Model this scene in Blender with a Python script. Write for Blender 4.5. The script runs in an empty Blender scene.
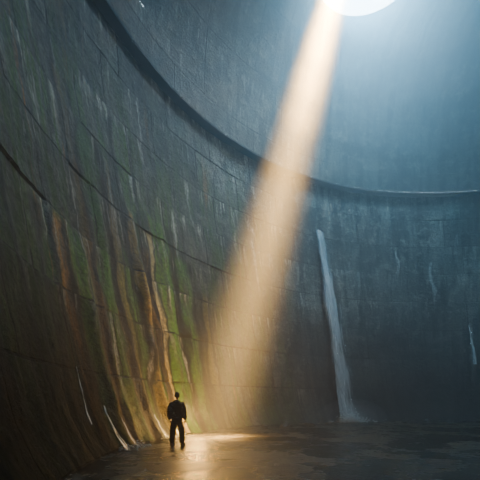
import bpy, bmesh, math, random
from mathutils import Vector, Matrix, noise
random.seed(4)
D=bpy.data; C=bpy.context; S=C.scene
AX,AY=16.0,11.5
def link(o): C.collection.objects.link(o); return o
def obj_from(name,verts,faces,mat=None,smooth=True,loc=(0,0,0)):
    me=D.meshes.new(name); me.from_pydata(verts,[],faces); me.update()
    if smooth:
        for p in me.polygons: p.use_smooth=True
    o=D.objects.new(name,me); o.location=loc; link(o)
    if mat: me.materials.append(mat)
    return o
# ---------- node helper
class NT:
    def __init__(s,name):
        s.m=D.materials.new(name); s.m.use_nodes=True; s.t=s.m.node_tree; s.n=s.t.nodes; s.n.clear()
        s.out=s.n.new('ShaderNodeOutputMaterial'); s.b=s.n.new('ShaderNodeBsdfPrincipled')
        s.t.links.new(s.b.outputs[0],s.out.inputs[0])
    def set(s,sock,v):
        if isinstance(v,bpy.types.NodeSocket): s.t.links.new(v,sock)
        elif isinstance(v,(tuple,list)):
            sock.default_value=tuple(v)+((1,) if len(v)==3 and sock.type=='RGBA' else ())
        else: sock.default_value=v
    def M(s,op,a,b=0.0,c=0.0,clamp=False):
        n=s.n.new('ShaderNodeMath'); n.operation=op; n.use_clamp=clamp
        s.set(n.inputs[0],a); s.set(n.inputs[1],b); s.set(n.inputs[2],c); return n.outputs[0]
    def coord(s):
        n=s.n.new('ShaderNodeTexCoord'); return n.outputs['Object']
    def sep(s,v):
        n=s.n.new('ShaderNodeSeparateXYZ'); s.set(n.inputs[0],v); return n.outputs
    def comb(s,x,y,z):
        n=s.n.new('ShaderNodeCombineXYZ'); s.set(n.inputs[0],x); s.set(n.inputs[1],y); s.set(n.inputs[2],z); return n.outputs[0]
    def noise(s,v,scale,detail=4,rough=.55,dist=0):
        n=s.n.new('ShaderNodeTexNoise'); s.set(n.inputs['Vector'],v); n.inputs['Scale'].default_value=scale
        n.inputs['Detail'].default_value=detail; n.inputs['Roughness'].default_value=rough; n.inputs['Distortion'].default_value=dist
        return n.outputs[0]
    def ss(s,v,a,b,lo=0.,hi=1.):
        n=s.n.new('ShaderNodeMapRange'); n.interpolation_type='SMOOTHSTEP'; n.clamp=True
        s.set(n.inputs[0],v); s.set(n.inputs[1],a); s.set(n.inputs[2],b); s.set(n.inputs[3],lo); s.set(n.inputs[4],hi); return n.outputs[0]
    def mix(s,f,a,b,mode='MIX'):
        n=s.n.new('ShaderNodeMix'); n.data_type='RGBA'; n.blend_type=mode
        s.set(n.inputs[0],f); s.set(n.inputs[6],a); s.set(n.inputs[7],b); return n.outputs[2]
    def bump(s,h,st=.5,d=.05):
        n=s.n.new('ShaderNodeBump'); n.inputs['Strength'].default_value=st; n.inputs['Distance'].default_value=d
        s.set(n.inputs['Height'],h); s.t.links.new(n.outputs[0],s.b.inputs['Normal'])
    def P(s,**k):
        mp={'color':'Base Color','rough':'Roughness','spec':'Specular IOR Level','alpha':'Alpha','metal':'Metallic','trans':'Transmission Weight'}
        for a,v in k.items(): s.set(s.b.inputs[mp[a]],v)
        return s.m

def simple(name,col,rough=.7,sc=30,var=.3,bump=.1):
    t=NT(name); c=t.coord(); n=t.noise(c,sc)
    dark=tuple(x*(1-var) for x in col); lite=tuple(min(1,x*(1+var)) for x in col)
    t.P(color=t.mix(n,dark,lite),rough=rough); t.bump(n,bump,.01); return t.m

# ---------- concrete
def concrete(name,upper=False):
    t=NT(name); c=t.coord(); x,y,z=t.sep(c)[:3]
    a=t.M('MULTIPLY',t.M('ARCTAN2',y,t.M('MULTIPLY',x,-1.)),57.2958)   # degrees
    u=t.M('MULTIPLY',a,.349)
    uv=t.comb(u,z,0.)
    big=t.noise(uv,.25,5,.6); med=t.noise(uv,1.3,6,.7); fine=t.noise(uv,6.,6,.75)
    def streak(su,sz,off,det=4):
        wob=t.M('MULTIPLY',t.M('SUBTRACT',med,.5),.35)
        return t.noise(t.comb(t.M('MULTIPLY',t.M('ADD',u,wob),su),t.M('MULTIPLY',z,sz),off),1.,det,.6)
    s1=streak(1.7,.15,0.,6); s2=streak(4.2,.30,7.,5); s3=streak(.8,.08,13.,5); s4=streak(1.5,.08,31.,5); s5=streak(2.4,.35,57.,6)
    col=t.mix(t.ss(big,.3,.7),(.060,.064,.056),(.18,.182,.158))
    col=t.mix(t.M('MULTIPLY',t.ss(s1,.44,.60),.85),col,(.010,.011,.010))
    col=t.mix(t.M('MULTIPLY',t.ss(med,.50,.62),.65),col,(.25,.245,.20))
    near=t.ss(a,66.,42.)
    if not upper:
        low=t.ss(z,19.,12.,.15,1.)
        brk=t.ss(s5,.40,.56,.10,1.)
        g=t.M('MULTIPLY',t.M('MULTIPLY',t.ss(s3,.43,.54),near),low)
        col=t.mix(t.M('MULTIPLY',t.M('MULTIPLY',g,brk),.9),col,(.060,.140,.016))
        o=t.M('MULTIPLY',t.M('MULTIPLY',t.ss(s4,.58,.64),near),low)
        col=t.mix(t.M('MULTIPLY',t.M('MULTIPLY',o,brk),.85),col,(.38,.15,.02))
        wob=t.M('MULTIPLY',t.M('SUBTRACT',t.noise(t.comb(u,t.M('MULTIPLY',z,.45),3.),.8,5),.5),4.)
        aw=t.M('ADD',a,wob)
        for a0,w,zt,cc,st in ((1.6,1.1,7.4,(.45,.20,.03),.85),(5.2,2.2,7.4,(.080,.20,.012),.95),(8.0,.8,7.4,(.44,.21,.03),.75),
                              (12.5,.8,5.6,(.5,.19,.025),.85),(17.5,1.1,10.4,(.74,.35,.04),.94),(19.8,.7,9.,(.65,.40,.08),.8),
                              (24.,2.6,11.,(.09,.26,.012),.97),(28.5,2.1,9.5,(.08,.24,.014),.9),(33.,1.0,8.,(.3,.2,.04),.5),
                              (10.2,2.2,12.3,(.055,.19,.014),.85),(14.8,1.6,8.3,(.07,.22,.014),.85),(-4.,2.,7.4,(.05,.08,.02),.5),(21.5,.6,10.,(.7,.58,.26),.8),
                              (7.,1.,13.5,(.36,.18,.04),.4),(18.,1.6,14.5,(.06,.17,.015),.6),(14.,.7,12.,(.40,.20,.05),.5)):
            d=t.M('ABSOLUTE',t.M('SUBTRACT',aw,a0))
            vz=t.ss(z,zt,zt-.5)
            e=t.M('MULTIPLY',t.M('MULTIPLY',t.ss(d,w*1.7,w*1.1),t.ss(d,w*.6,w*1.)),vz)
            col=t.mix(t.M('MULTIPLY',e,.9),col,(.006,.006,.005))
            m=t.M('MULTIPLY',t.ss(d,w,w*.45),vz); m=t.M('MULTIPLY',m,t.ss(s5,.36,.54,.2,1.))
            col=t.mix(t.M('MULTIPLY',m,st),col,cc)
        for a0,w,zb,zt in ((90.5,.5,8.5,13.5),(83.,.35,11.,14.5),(98.,.6,3.,8.),(96.5,.4,12.,16.),(48.,.4,8.,14.),(44.,.35,10.,14.5),(72.,.5,11.5,13.2),(78,.9,12.2,12.9),
                            (14.,.35,7.,12.2),(19.5,.3,9.8,14.7),(28.,.4,8.,12.2),(33.,.35,10.,14.7),(23.,.3,12.,17.),(6.,.3,5.,9.8),(1.,.3,8.,12.2),(16.2,.3,.5,4.),(9.3,.3,1.,5.),(26.,.3,1.,5.)):
            m=t.ss(t.M('ABSOLUTE',t.M('SUBTRACT',aw,a0)),w,w*.2)
            m=t.M('MULTIPLY',m,t.M('MULTIPLY',t.ss(z,zt,zt-.3),t.ss(z,zb,zb+3.))); m=t.M('MULTIPLY',m,t.ss(s2,.35,.55))
            col=t.mix(t.M('MULTIPLY',m,.85),col,(.6,.6,.56))
    # calcite running down from the lift joints
    fz=t.M('FRACT',t.M('DIVIDE',z,2.45)) 
    w=t.M('MULTIPLY',t.ss(s2,.54,.64),t.ss(fz,.15,.97)); w=t.M('MULTIPLY',w,t.ss(big,.36,.52)); w=t.M('MULTIPLY',w,t.ss(z,3.,7.,.3,1.))
    w=t.M('MULTIPLY',w,t.ss(a,70.,45.,.3,1.))
    col=t.mix(t.M('MULTIPLY',w,.45 if upper else .9),col,(.62,.62,.54))
    col=t.mix(.65,col,t.mix(t.ss(fine,.32,.68),(.3,.3,.3),(1.8,1.8,1.8)),'MULTIPLY')
    # form panel joints
    br=t.n.new('ShaderNodeTexBrick'); t.set(br.inputs['Vector'],uv); br.inputs['Scale'].default_value=1.
    br.inputs['Brick Width'].default_value=6.5 if upper else 3.4; br.inputs['Row Height'].default_value=4.2 if upper else 2.45; br.inputs['Mortar Size'].default_value=.05
    br.inputs['Mortar Smooth'].default_value=.3; br.offset=.37
    vv=.2 if upper else .45
    br.inputs['Color1'].default_value=(1-vv,1-vv,1-vv,1); br.inputs['Color2'].default_value=(1+vv,1+vv,1+vv,1); br.inputs['Mortar'].default_value=(.95,.95,.95,1)
    col=t.mix(.9,col,br.outputs[0],'MULTIPLY')
    jf=t.M('MULTIPLY',br.outputs[1],t.ss(t.M('ADD',med,t.M('MULTIPLY',big,.6)),.70,.84,.2,1.)); jf=t.M('MULTIPLY',jf,t.ss(a,70.,45.,.4,1.))
    col=t.mix(jf,col,(.006,.006,.005))
    rough=t.ss(t.M('ADD',s1,t.M('MULTIPLY',fine,.3)),.5,.8,.68,.34)
    if not upper:
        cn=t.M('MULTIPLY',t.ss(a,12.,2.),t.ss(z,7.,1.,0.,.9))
        col=t.mix(cn,col,(.008,.011,.008))  # wet grime band, also paints the dark of the near wall foot into the colour
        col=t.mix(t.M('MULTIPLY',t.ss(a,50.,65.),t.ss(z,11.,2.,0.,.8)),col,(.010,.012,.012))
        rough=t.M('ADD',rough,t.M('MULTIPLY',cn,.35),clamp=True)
        t.P(spec=t.M('SUBTRACT',.40,t.M('MULTIPLY',cn,.38)))
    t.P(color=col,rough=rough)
    h=t.M('ADD',t.M('MULTIPLY',med,1.2),t.M('MULTIPLY',fine,.7)); h=t.M('ADD',h,t.M('MULTIPLY',s2,.2))
    h=t.M('SUBTRACT',h,t.M('MULTIPLY',jf,.6))
    t.bump(h,1.,.16)
    return t.m
m_wall=concrete('stained_concrete'); m_up=concrete('upper_concrete',True)

# ---------- profile of the bowl
PR=[(0,19.8),(.5,20.1),(1.2,20.4),(2.5,20.75),(5,21.25),(7.4,21.65),(10,22.1),(13,22.6),(16,23.0),(19.4,23.4)]
def Rz(z):
    for (z0,r0),(z1,r1) in zip(PR,PR[1:]):
        if z<=z1: return r0+(r1-r0)*(z-z0)/(z1-z0)
    return PR[-1][1]
def pt(adeg,r,z,world=False):
    a=math.radians(adeg); p=(-r*math.cos(a),r*math.sin(a),z)
    return Vector((p[0]+AX,p[1]+AY,z)) if world else p
A0,A1=-24,215
def sweep(name,rows,na,mat,disp=None,a0=A0,a1=A1,close=False,smooth=True):
    v=[];f=[]
    for i,(r,z) in enumerate(rows):
        for j in range(na+1):
            a=a0+(a1-a0)*j/na
            rr=r+(disp(a,z) if disp else 0)
            v.append(pt(a,rr,z))
    W=na+1; n=len(rows)
    for i in range(n-1 if not close else n):
        k=(i+1)%n
        for j in range(na): f.append((i*W+j,i*W+j+1,k*W+j+1,k*W+j))
    return obj_from(name,v,f,mat,loc=(AX,AY,0),smooth=smooth)
offs={}
RIDGE=((5.,.9,7.4,.26),(8.,.5,7.4,.16),(13.,.6,5.6,.2),(17.6,.8,10.4,.38),(20.3,.5,9.3,.24),(24.,1.1,11.,.36),(28.4,.9,9.6,.28),(32.5,.8,8.,.2),(10.5,.8,12.,.12))
def disp(a,z):
    row=int(z/2.45+1e-6); u=a*.349; col=int((u+ (1.26 if row%2 else 0)+51)//3.4)
    k=(row,col)
    if k not in offs: offs[k]=random.uniform(-.05,.035) if a<45 and z<12 else random.uniform(-.015,.015)
    d=offs[k]+.08*(noise.noise(Vector((u*.35,z*.35,0))))+.045*noise.noise(Vector((u*1.5,z*.9,5)))+.03*noise.noise(Vector((u*4,z*3,5)))
    if -2<a<40:
        aa=a+1.2*noise.noise(Vector((u*.3,z*.3,8)))
        for a0,w,zt,am in RIDGE:
            if z<zt and abs(aa-a0)<3*w:
                d-=am*math.exp(-((aa-a0)/w)**2)*min(1,(zt-z)/1.5)*(.7+.6*noise.noise(Vector((a0,z*.8,3))))
    return d
rows=[]
zs=sorted(set([i*.19 for i in range(0,103)]+[k*2.45+d for k in range(8) for d in (-.05,-.001,.04)]))
for z in zs:
    if z<0 or z>19.4: continue
    rows.append((Rz(z),z))
rows.insert(0,(rows[0][0],-.3)); 
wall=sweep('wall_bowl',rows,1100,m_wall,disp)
wall["kind"]="structure"; wall["label"]="curved bowl-shaped concrete wall with rust, algae and lime streaks"
up=sweep('wall_shaft',[(22.95,z) for z in (19.5,20,21,22)],240,m_up)
up["kind"]="structure"; up["label"]="smooth curved upper concrete wall above the ledge"
m_ledge=simple('ledge_concrete',(.018,.018,.017),.8,1.5,.6,.6)
def ldisp(a,z):
    u=a*.4; return .05*noise.noise(Vector((u*2,z*3,1)))+(.08 if (u%4.2)<.1 else 0)
led=sweep('trim_1',[(23.7,19.28),(22.8,19.28),(22.8,19.40),(23.7,19.5)],900,m_ledge,ldisp,close=True,smooth=False)
led["kind"]="structure"; led["label"]="dark projecting concrete ring ledge around the wall"
# ceiling with off-centre opening
OX,OY,OZ,OR=8.75,27.1,31.0,3.5
v=[];f=[];N=160;K=40
for i in range(K+1):
    th=i/K*math.pi/2; t=1-math.cos(th); cx=(OX-AX)*t; cy=(OY-AY)*t; r=22.95+(OR-22.95)*t; z=22+(OZ-22)*math.sin(th)
    for j in range(N):
        a=2*math.pi*j/N; v.append((cx+r*math.cos(a),cy+r*math.sin(a),z))
for i in range(K):
    for j in range(N): f.append((i*N+j,i*N+(j+1)%N,(i+1)*N+(j+1)%N,(i+1)*N+j))
ce=obj_from('ceiling',v,f,m_up,loc=(AX,AY,0)); ce["kind"]="structure"; ce["label"]="domed concrete roof with a round opening to the sky"
# bright sky seen through the opening
ms=D.materials.new('sky_glow'); ms.use_nodes=True; n=ms.node_tree.nodes; n.clear(); e=n.new('ShaderNodeEmission'); e.inputs[0].default_value=(.78,.93,1,1); e.inputs[1].default_value=40
oo=n.new('ShaderNodeOutputMaterial'); ms.node_tree.links.new(e.outputs[0],oo.inputs[0])
try: ms.cycles.emission_sampling='NONE'
except Exception as ex: print(ex)
sv=[(45*math.cos(2*math.pi*j/64),45*math.sin(2*math.pi*j/64),0) for j in range(64)]
sky=obj_from('sky',sv,[tuple(range(64))],ms,loc=(OX+8,OY+15,72)); sky["kind"]="structure"; sky["label"]="bright hazy sky above the opening"

# ---------- floor
t=NT('wet_floor'); c=t.coord()
n1=t.noise(c,.35,5,.6); n2=t.noise(c,2.2,6,.65); n3=t.noise(c,14.,5,.6)
pud=t.ss(t.M('ADD',n1,t.M('MULTIPLY',n2,.5)),.58,.95)
col=t.mix(t.ss(n2,.3,.7),(.040,.032,.018),(.115,.088,.044)); col=t.mix(t.M('MULTIPLY',n3,.4),col,(.022,.018,.012))
col=t.mix(pud,col,(.016,.014,.010))
t.P(color=col,rough=t.ss(pud,0.,1.,.34,.12),spec=.4)
h=t.M('MULTIPLY',t.M('ADD',n2,t.M('MULTIPLY',n3,.4)),t.ss(pud,0.,1.,1.,.4))
t.bump(h,1.,.14)
f=[];vv=[(0,0,0)];
for i in range(1,41):
    r=23*i/40
    for j in range(180):
        a=2*math.pi*j/180; vv.append((r*math.cos(a),r*math.sin(a),0))
for j in range(180): f.append((0,1+j,1+(j+1)%180))
for i in range(39):
    for j in range(180):
        a=1+i*180;b=a+180; f.append((a+j,b+j,b+(j+1)%180,a+(j+1)%180))
fl=obj_from('floor',vv,f,t.m,loc=(AX,AY,0)); fl["kind"]="structure"; fl["label"]="wet dark silty floor with shallow puddles"

# ---------- water
def water_mat(name,dens=.5,su=18,seed=0.,amax=.8,colr=(.85,.92,.95),sv=1.2):
    t=NT(name); uvn=t.n.new('ShaderNodeUVMap'); x,y,z=t.sep(uvn.outputs[0])[:3]
    n=t.noise(t.comb(t.M('MULTIPLY',x,su),t.M('MULTIPLY',y,sv),seed),1.,6,.7,.5)
    n2=t.noise(t.comb(t.M('MULTIPLY',x,su*.35),t.M('MULTIPLY',y,sv),seed+4),1.,3,.6,.4)
    edge=t.ss(t.M('ABSOLUTE',t.M('SUBTRACT',x,.5)),.5,.05)
    k=t.M('ADD',t.M('ADD',n,t.M('MULTIPLY',n2,.5)),t.M('MULTIPLY',edge,.25))
    al=t.M('MULTIPLY',t.M('MULTIPLY',t.ss(k,1.15-dens,1.42-dens),t.ss(edge,0,.6)),amax)
    t.P(color=colr,rough=.4,alpha=al,spec=.4); t.bump(n,.5,.03); return t.m
def ribbon(name,mat,a0,z0,a1,z1,w0,w1,off,lob=.03,nu=14,nv=60,bulge=0.,wan=.3):
    v=[];f=[];
    for i in range(nv+1):
        s=i/nv; z=z0+(z1-z0)*s; a=a0+(a1-a0)*s+wan*noise.noise(Vector((s*5,a0,2)))*min(1,w1*1.5); w=(w0+(w1-w0)*s)*(1+.3*noise.noise(Vector((s*7,a0,9))))
        for j in range(nu+1):
            q=j/nu-.5; da=math.degrees(w*q/21.)
            r=Rz(max(z,0))-off-bulge*math.sin(s*math.pi)-.06*(.25-q*q)-lob*noise.noise(Vector((q*9,s*4,a0)))
            v.append(tuple(pt(a+da,r,z,True)))
    W=nu+1
    for i in range(nv):
        for j in range(nu): f.append((i*W+j,i*W+j+1,(i+1)*W+j+1,(i+1)*W+j))
    base=pt(a1,Rz(0)-.3,0,True)
    v=[(p[0]-base.x,p[1]-base.y,p[2]) for p in v]
    o=obj_from(name,v,f,mat,loc=base)
    uv=o.data.uv_layers.new(name='UVMap')
    for p in o.data.polygons:
        for li in p.loop_indices:
            k=o.data.loops[li].vertex_index; uv.data[li].uv=((k%W)/nu,(k//W)/nv*(z0-z1)/3)
    return o
m_fall=water_mat('white_water',.30,19,0.,1.,(.97,.99,1.))
m_veil=water_mat('water_veil',.33,14,5.,.5,(.95,.98,1.))
m_trk=water_mat('trickle_water',.38,6,9.,.9,(.9,.94,.95),5.)
root=D.objects.new('waterfall',None); base=pt(65.6,19.1,0,True); root.location=base; link(root)
root["label"]="tall thin white waterfall sliding down the far concrete wall"; root["category"]="waterfall"
st=ribbon('stream',m_fall,64.6,15.2,65.8,0.02,1.0,2.0,.22,nv=120,bulge=.25,wan=.08)
st2=ribbon('stream',m_fall,64.5,14.9,66.0,0.02,.8,2.4,.34,nv=120,bulge=.3,wan=.08)
st3=ribbon('stream',m_veil,64.5,15.,65.9,0.02,1.2,3.3,.45,nv=120,bulge=.4,wan=.1)
m_foam=simple('foam',(.8,.86,.88),.6,12,.2,.5)
def foam(nm,num,sx,sy,sz,seedr):
    bm=bmesh.new()
    for k in range(num):
        a=random.uniform(0,6.28); r=abs(random.gauss(0,.45)); s=random.uniform(.012,.05)*seedr
        bmesh.ops.create_icosphere(bm,subdivisions=1,radius=s,matrix=Matrix.Translation((math.cos(a)*r*sx,math.sin(a)*r*sy,abs(random.gauss(0,sz))*math.exp(-r)))@Matrix.Diagonal((1.3,1,.7,1)))
    me=D.meshes.new(nm); bm.to_mesh(me); bm.free()
    for p in me.polygons: p.use_smooth=True
    me.materials.append(m_foam); o=D.objects.new(nm,me); link(o); o["kind"]="stuff"; return o
sp=foam('splash_foam',520,1.7,.7,.35,1.5)
def volmat(name,dens,g,colr=(1,1,1,1)):
    mv=D.materials.new(name); mv.use_nodes=True; n=mv.node_tree.nodes; n.clear(); vs=n.new('ShaderNodeVolumeScatter'); vs.inputs[0].default_value=colr; vs.inputs['Density'].default_value=dens; vs.inputs['Anisotropy'].default_value=g
    oo=n.new('ShaderNodeOutputMaterial'); mv.node_tree.links.new(vs.outputs[0],oo.inputs['Volume']); return mv
def volobj(name,mat,c,r):
    bm=bmesh.new(); bmesh.ops.create_uvsphere(bm,u_segments=48,v_segments=28,radius=1,matrix=Matrix.Translation(c)@Matrix.Diagonal((*r,1)))
    me=D.meshes.new(name); bm.to_mesh(me); bm.free(); me.materials.append(mat); o=D.objects.new(name,me); link(o); return o
ms_=volmat('spray_mist',.10,.2)
sprs=[volobj('spray',ms_,(0,0,.2),(2.6,1.2,1.5)),volobj('spray',ms_,(0,0,.2),(1.9,1.,1.1)),volobj('spray',ms_,(0,0,.2),(1.2,.8,.7))]
for o in (st,st2,st3): 
    o.location=o.location-base; o.parent=root
for o in sprs: o.parent=root; o.location=(0,.1,.03)
sp.parent=root; sp.location=(.0,.1,.02)
mm=volmat('upper_mist',.0115,.5)
mist=volobj('mist',mm,(0,0,0),(19,15,16)); mist.location=(14,24,31); mist["kind"]="stuff"; mist["label"]="blue drifting mist hanging below the round opening"; mist["category"]="mist"
for q in ((.8,-1),(.6,-2),(.4,-3)):
    m2=volobj('mist_core',mm,(q[1],0,0),(19*q[0],15*q[0],16*q[0])); m2.parent=mist
for (a0,z0,a1,z1,w0,w1,lab) in ((-1.2,2.5,-1.6,.9,.07,.2,"short white trickle of water on the mossy wall"),
      (1.8,1.4,2.7,0.02,.15,.6,"small white water spill at the foot of the wall"),
      (5.0,1.0,5.3,.02,.08,.4,"thin white water spill at the foot of the wall"),
      (13.4,1.0,14.0,.02,.14,.5,"bright lit water trickle at the foot of the wall"),
      (17.1,.9,17.5,.02,.1,.4,"bright lit water trickle beside the pool of light"),
      (97.5,7.8,98.2,4.5,.15,.5,"pale trickle on the dark far wall")):
    o=ribbon('water_trickle',m_trk,a0,z0,a1,z1,w0,w1,.3 if z1<.1 else .2,nv=30,nu=8); o["label"]=lab; o["category"]="water"
    if z1<.1:
        fo=foam('splash_foam',45,.6,.6,.1,.9); fo.parent=o; fo.location=(0,0,.015)

# ---------- stones
m_rock=simple('wet_stone',(.05,.045,.035),.4,6,.5,.6)
placed=[]
def stone(x,y,s):
    for q in placed:
        if math.hypot(q[0]-x,q[1]-y)<1.6*(q[2]+s): return
    if math.hypot(x-base.x,y-base.y)<2.8: return
    placed.append((x,y,s))
    bm=bmesh.new(); bmesh.ops.create_icosphere(bm,subdivisions=3,radius=1)
    sd=random.random()*50
    for vtx in bm.verts:
        n=noise.noise(vtx.co*1.3+Vector((sd,0,0))); vtx.co*=1+.35*n; vtx.co.z*=.55
        vtx.co.z=max(vtx.co.z,-.25)
    me=D.meshes.new('stone'); bm.to_mesh(me); bm.free(); me.materials.append(m_rock)
    o=D.objects.new('stone',me); o.scale=(s,s*random.uniform(.7,1.1),s); o.location=(x,y,.22*s); o.rotation_euler=(0,0,random.random()*6); link(o)
    o["label"]="small dark wet stone on the floor by the wall"; o["category"]="stone"; o["group"]="loose stones along the wall foot"
for k in range(34):
    a=random.choice([random.uniform(34,60),random.uniform(70,98)]); p=pt(a,18.9-random.random()*1.2,0,True); stone(p.x,p.y,random.uniform(.08,.28))

# ---------- person
def skin(name,vs,es,mat,sub=2,root=0):
    me=D.meshes.new(name); me.from_pydata([v[0] for v in vs],es,[]); o=D.objects.new(name,me); link(o)
    md=o.modifiers.new('s','SKIN'); md.use_smooth_shade=True
    sv=me.skin_vertices[0].data if me.skin_vertices else None
    if sv is None:
        C.view_layer.objects.active=o; bpy.ops.mesh.customdata_skin_add(); sv=me.skin_vertices[0].data
    for i,v in enumerate(vs):
        r=v[1]; sv[i].radius=(r,r) if not isinstance(r,tuple) else r; sv[i].use_root=(i==root)
    sb=o.modifiers.new('b','SUBSURF'); sb.levels=sub; sb.render_levels=sub
    return bake(o,name,mat)
def bake(o,name,mat):
    dg=C.evaluated_depsgraph_get(); dg.update(); me=D.meshes.new_from_object(o.evaluated_get(dg)); D.objects.remove(o)
    me.materials.clear(); 
    if mat: me.materials.append(mat)
    for p in me.polygons: p.use_smooth=True
    n=D.objects.new(name,me); link(n); return n
def join_remesh(objs,name,mat,vox):
    bm=bmesh.new()
    for o in objs: bm.from_mesh(o.data); 
    me=D.meshes.new(name); bm.to_mesh(me); bm.free()
    for o in objs: D.objects.remove(o)
    o=D.objects.new(name,me); link(o); r=o.modifiers.new('r','REMESH'); r.mode='VOXEL'; r.voxel_size=vox; r.use_smooth_shade=True
    sm=o.modifiers.new('sm','SMOOTH'); sm.iterations=3; sm.factor=.5
    return bake(o,name,mat)
m_skin=simple('skin',(.35,.2,.14),.5,20,.15,.05); m_jack=simple('jacket_cloth',(.060,.062,.048),.55,60,.4,.4)
m_trou=simple('trouser_cloth',(.036,.037,.034),.65,70,.4,.4); m_boot=simple('boot_leather',(.02,.016,.012),.45,40,.4,.3)
m_hair=simple('dark_hair',(.02,.014,.01),.55,120,.5,.5)
ARM={-1:((.175,-.01,1.43),(.230,-.02,1.28),(.250,-.035,1.12),(.248,.02,.99),(.240,.06,.89)),
      1:((.175,-.01,1.43),(.230,-.02,1.28),(.258,-.035,1.12),(.254,.025,.99),(.245,.07,.89))}
LEG={-1:(.165,0.),1:(.165,.03)}
sk=[((0,0,.95),(.15,.11)),((0,0,1.12),(.13,.10)),((0,-.01,1.32),(.165,.11)),((0,-.01,1.46),(.11,.075)),((0,.0,1.53),.055),((0,.01,1.60),.055)]
es=[(0,1),(1,2),(2,3),(3,4),(4,5)]
J={}
for sgn in (-1,1):
    b=len(sk); 
    for q,rr_ in zip(ARM[sgn],(.066,.05,.042,.036,.027)): sk.append(((sgn*q[0],q[1],q[2]),rr_))
    es+=[(3,b),(b,b+1),(b+1,b+2),(b+2,b+3),(b+3,b+4)]
    q=ARM[sgn][4]; J[sgn]=Vector((sgn*q[0],q[1],q[2]))
    b=len(sk); fx,fy=LEG[sgn]
    sk+=[((sgn*.09,0,.86),.095),((sgn*.12,.01,.68),.078),((sgn*(fx-.01),.015+fy*.4,.49),.055),((sgn*fx,-.01+fy*.7,.30),.052),((sgn*fx,-.02+fy,.09),.036)]
    es+=[(0,b),(b,b+1),(b+1,b+2),(b+2,b+3),(b+3,b+4)]
    b2=b+4; k=len(sk); sk+=[((sgn*(fx+.01),.05+fy,.045),.035),((sgn*(fx+.02),.15+fy,.03),.028)]; es+=[(b2,k),(k,k+1)]
parts=[skin('tmp',sk,es,None)]
for sgn in (-1,1):
    w=J[sgn]
    hv=[(w,.026),(w+Vector((0,.015,-.04)),(.032,.018)),(w+Vector((0,.03,-.085)),(.034,.016))]
    parts.append(skin('tmp',hv,[(0,1),(1,2)],None,1))
    for q,L in ((-.027,.062),(-.009,.075),(.009,.07),(.026,.055)):
        b=w+Vector((-sgn*.004,.028+q,-.08)); 
        parts.append(skin('tmp',[(b,.009),(b+Vector((-sgn*.004,.004,-L*.45)),.0085),(b+Vector((-sgn*.018,.006,-L*.8)),.008),(b+Vector((-sgn*.034,.006,-L)),.007)],[(0,1),(1,2),(2,3)],None,1))
    b=w+Vector((-sgn*.008,.035,-.03)); parts.append(skin('tmp',[(b,.012),(b+Vector((-sgn*.018,.03,-.03)),.0105),(b+Vector((-sgn*.022,.04,-.062)),.0085)],[(0,1),(1,2)],None,1))
bm=bmesh.new(); bmesh.ops.create_uvsphere(bm,u_segments=32,v_segments=24,radius=1)
for vt in bm.verts:
    x,y,z=vt.co; X=x*.076;Y=y*.098;Z=z*.122
    if z<0: X*=1-.28*(-z); Y=Y*(1-.15*(-z))+.012*(-z)
    if y>.6: Y-= .006*(abs(x)>.25 and abs(x)<.55 and 0<z<.25)
    if y>.3: Y+=.024*math.exp(-(x/.16)**2-((z+.18)/.2)**2)+.006*math.exp(-(x/.3)**2-((z+.52)/.07)**2)+.006*math.exp(-((z-.25)/.1)**2)+.01*math.exp(-(x/.3)**2-((z+.85)/.12)**2)
    vt.co=Vector((X,Y+.025,Z+1.715))
for sgn in (-1,1):
    bmesh.ops.create_uvsphere(bm,u_segments=12,v_segments=8,radius=1,matrix=Matrix.Translation((sgn*.078,.015,1.705))@Matrix.Rotation(sgn*.4,4,'Z')@Matrix.Diagonal((.009,.02,.032,1)))
me=D.meshes.new('h'); bm.to_mesh(me); bm.free(); ho=D.objects.new('tmp',me); link(ho); parts.append(ho)
body=join_remesh(parts,'person',m_skin,.0065)
body["label"]="person standing in dark jacket and trousers looking toward the light beam"; body["category"]="person"
jv=[((0,0,.88),(.205,.16)),((0,0,.82),(.195,.155)),((0,0,1.08),(.205,.155)),((0,-.01,1.32),(.225,.16)),((0,-.012,1.45),(.15,.11)),((0,.0,1.51),.08),((0,.003,1.545),.076)]
je=[(1,0),(0,2),(2,3),(3,4),(4,5),(5,6)]
for sgn in (-1,1):
    b=len(jv)
    for q,rr_ in zip(ARM[sgn],(.105,.092,.084,.076,.054)): jv.append(((sgn*(q[0]+.012),q[1],q[2]+(.012 if rr_==.054 else 0)),rr_))
    je+=[(4,b),(b,b+1),(b+1,b+2),(b+2,b+3),(b+3,b+4)]
jk=join_remesh([skin('tmp',jv,je,None,2,2)],'jacket',m_jack,.009)
for vt in jk.data.vertices:
    co=vt.co; vt.co=co+vt.normal*.018*noise.noise(Vector((co.x*9,co.y*9,co.z*20)))
bm=bmesh.new(); 
rr=[]
for i in range(28):
    a=2*math.pi*i/28; back=max(0,-math.sin(a)); row=[]
    for j in range(10):
        b=2*math.pi*j/10; R=.086+.028*math.cos(b)*(1+back); row.append(bm.verts.new((math.cos(a)*R,math.sin(a)*R*1.0-.03*back,1.52+.04*math.sin(b)*(1+.6*back)+.0)))
    rr.append(row)
for i in range(28):
    for j in range(10): bm.faces.new((rr[i][j],rr[(i+1)%28][j],rr[(i+1)%28][(j+1)%10],rr[i][(j+1)%10]))
me=D.meshes.new('collar'); bm.to_mesh(me); bm.free(); me.materials.append(m_jack)
for p in me.polygons: p.use_smooth=True
colr=D.objects.new('collar',me); link(colr)
tv=[((0,0,.97),(.158,.115)),((0,0,.9),(.16,.12))]; te=[(0,1)]
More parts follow.
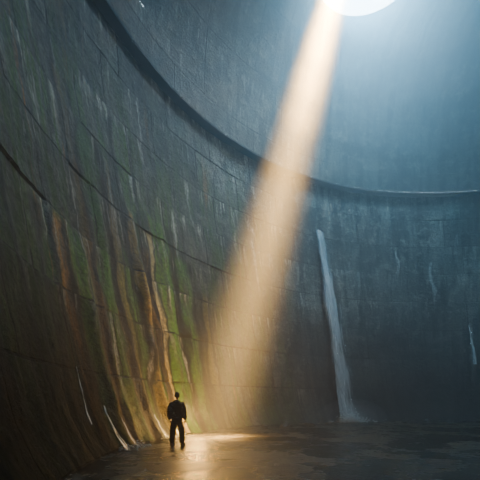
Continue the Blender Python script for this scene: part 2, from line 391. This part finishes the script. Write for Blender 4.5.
for sgn in (-1,1):
    b=len(tv); fx,fy=LEG[sgn]
    tv+=[((sgn*.10,0,.84),.125),((sgn*.13,.01,.68),.116),((sgn*(fx-.01),.015+fy*.4,.49),.108),((sgn*fx,-.01+fy*.7,.30),.105),((sgn*fx,-.015+fy,.11),.106)]
    te+=[(1,b),(b,b+1),(b+1,b+2),(b+2,b+3),(b+3,b+4)]
tr=join_remesh([skin('tmp',tv,te,None,2,1)],'trousers',m_trou,.01)
for vt in tr.data.vertices:
    co=vt.co; vt.co=co+vt.normal*.018*noise.noise(Vector((co.x*8,co.y*8,co.z*18)))
boots=[]
for sgn in (-1,1):
    fx,fy=LEG[sgn]
    bv=[((sgn*fx,-.02+fy,.17),.08),((sgn*fx,-.03+fy,.07),.09),((sgn*(fx+.01),.07+fy,.06),(.082,.068)),((sgn*(fx+.03),.19+fy,.05),(.076,.052))]
    b=join_remesh([skin('tmp',bv,[(0,1),(1,2),(2,3)],None,2,1)],'boot',m_boot,.008)
    for vt in b.data.vertices: vt.co.z=max(vt.co.z,0.0)
    boots.append(b)
bm=bmesh.new(); bmesh.ops.create_uvsphere(bm,u_segments=40,v_segments=28,radius=1)
for vt in bm.verts:
    x,y,z=vt.co; k=1+.04*noise.noise(vt.co*5)
    lim=-.35 if y<.1 else .15+.35*min(1,(y-.1)/.6)
    zz=max(z,lim); sh=1 if z>=lim else .9
    vt.co=Vector((x*.088*k*sh,y*.112*k*sh+.018,zz*.134*k+1.718))
me=D.meshes.new('hair'); bm.to_mesh(me); bm.free(); me.materials.append(m_hair)
for p in me.polygons: p.use_smooth=True
hair=D.objects.new('hair',me); link(hair)
for o in [jk,colr,tr,hair]+boots: o.parent=body
body.location=(-2.11,13.4,0); body.rotation_euler=(0,0,math.radians(-8))

# ---------- lights
def lamp(name,typ,loc,energy,color,target=None,**k):
    l=D.lights.new(name,typ); l.energy=energy; l.color=color
    for a,b in k.items(): setattr(l,a,b)
    o=D.objects.new(name,l); o.location=loc; link(o)
    if target is not None: o.rotation_euler=(Vector(target)-Vector(loc)).to_track_quat('-Z','Y').to_euler()
    return o
lamp('sky_light','AREA',(OX,OY,OZ-.05),5200,(.16,.62,1.),(OX+6,OY-5,0),shape='DISK',size=OR*1.8,spread=math.radians(155))
P0=Vector((-1.1,17.0,0)); P1=Vector((6.7,28.6,30.5)); d=(P1-P0).normalized()
sun=lamp('sun_shaft','SPOT',P1+d*37,8.5e7,(1.,.56,.15),P0,spot_size=math.radians(4.2),spot_blend=.5,shadow_soft_size=.15)
l=sun.data; l.use_nodes=True; n=l.node_tree.nodes; em=n.get('Emission') or n.new('ShaderNodeEmission'); L=l.node_tree.links
def mth(op,a,b=0.):
    q=n.new('ShaderNodeMath'); q.operation=op
    for i,vv_ in enumerate((a,b)):
        if isinstance(vv_,bpy.types.NodeSocket): L.new(vv_,q.inputs[i])
        else: q.inputs[i].default_value=vv_
    return q.outputs[0]
tc=n.new('ShaderNodeTexCoord'); nz=n.new('ShaderNodeTexNoise'); nz.inputs['Scale'].default_value=150; nz.inputs['Detail'].default_value=4; nz.inputs['Roughness'].default_value=.75
mr=n.new('ShaderNodeMapRange'); mr.inputs[1].default_value=.36; mr.inputs[2].default_value=.62; mr.inputs[3].default_value=.45; mr.inputs[4].default_value=1.6
L.new(tc.outputs['Normal'],nz.inputs['Vector']); L.new(nz.outputs[0],mr.inputs[0])
sx=n.new('ShaderNodeSeparateXYZ'); L.new(tc.outputs['Normal'],sx.inputs[0])
r2=mth('ADD',mth('MULTIPLY',sx.outputs[0],sx.outputs[0]),mth('MULTIPLY',sx.outputs[1],sx.outputs[1]))
g=mth('EXPONENT',mth('MULTIPLY',r2,-1./(.0160**2)))
L.new(mth('MULTIPLY',g,mr.outputs[0]),em.inputs['Strength'])
lamp('pool_bounce','POINT',(-2.0,18.3,1.0),520,(1.,.52,.12),shadow_soft_size=.4)  # added lamp, gives the wall foot its warm glow in place of bounce light
lamp('beam_bounce','POINT',(-.3,19.4,4.5),360,(1.,.58,.20),shadow_soft_size=1.2)  # added lamp inside the shaft, stands in for beam scatter on the wall

# ---------- haze
w=D.worlds.new('world'); S.world=w; w.use_nodes=True; nt=w.node_tree; nt.nodes.clear()
out=nt.nodes.new('ShaderNodeOutputWorld'); bg=nt.nodes.new('ShaderNodeBackground'); bg.inputs[0].default_value=(.02,.03,.04,1)
vs=nt.nodes.new('ShaderNodeVolumeScatter'); vs.inputs['Density'].default_value=.0125; vs.inputs['Anisotropy'].default_value=.45; vs.inputs[0].default_value=(1,1,1,1)
nt.links.new(bg.outputs[0],out.inputs[0]); nt.links.new(vs.outputs[0],out.inputs[1])

cam=D.cameras.new('camera'); co=D.objects.new('camera',cam); link(co); co.location=(0,0,1.54); co.rotation_euler=(math.pi/2,0,0)
cam.sensor_width=36; cam.lens=30; cam.shift_y=(401-240)/480; cam.clip_end=500
S.camera=co
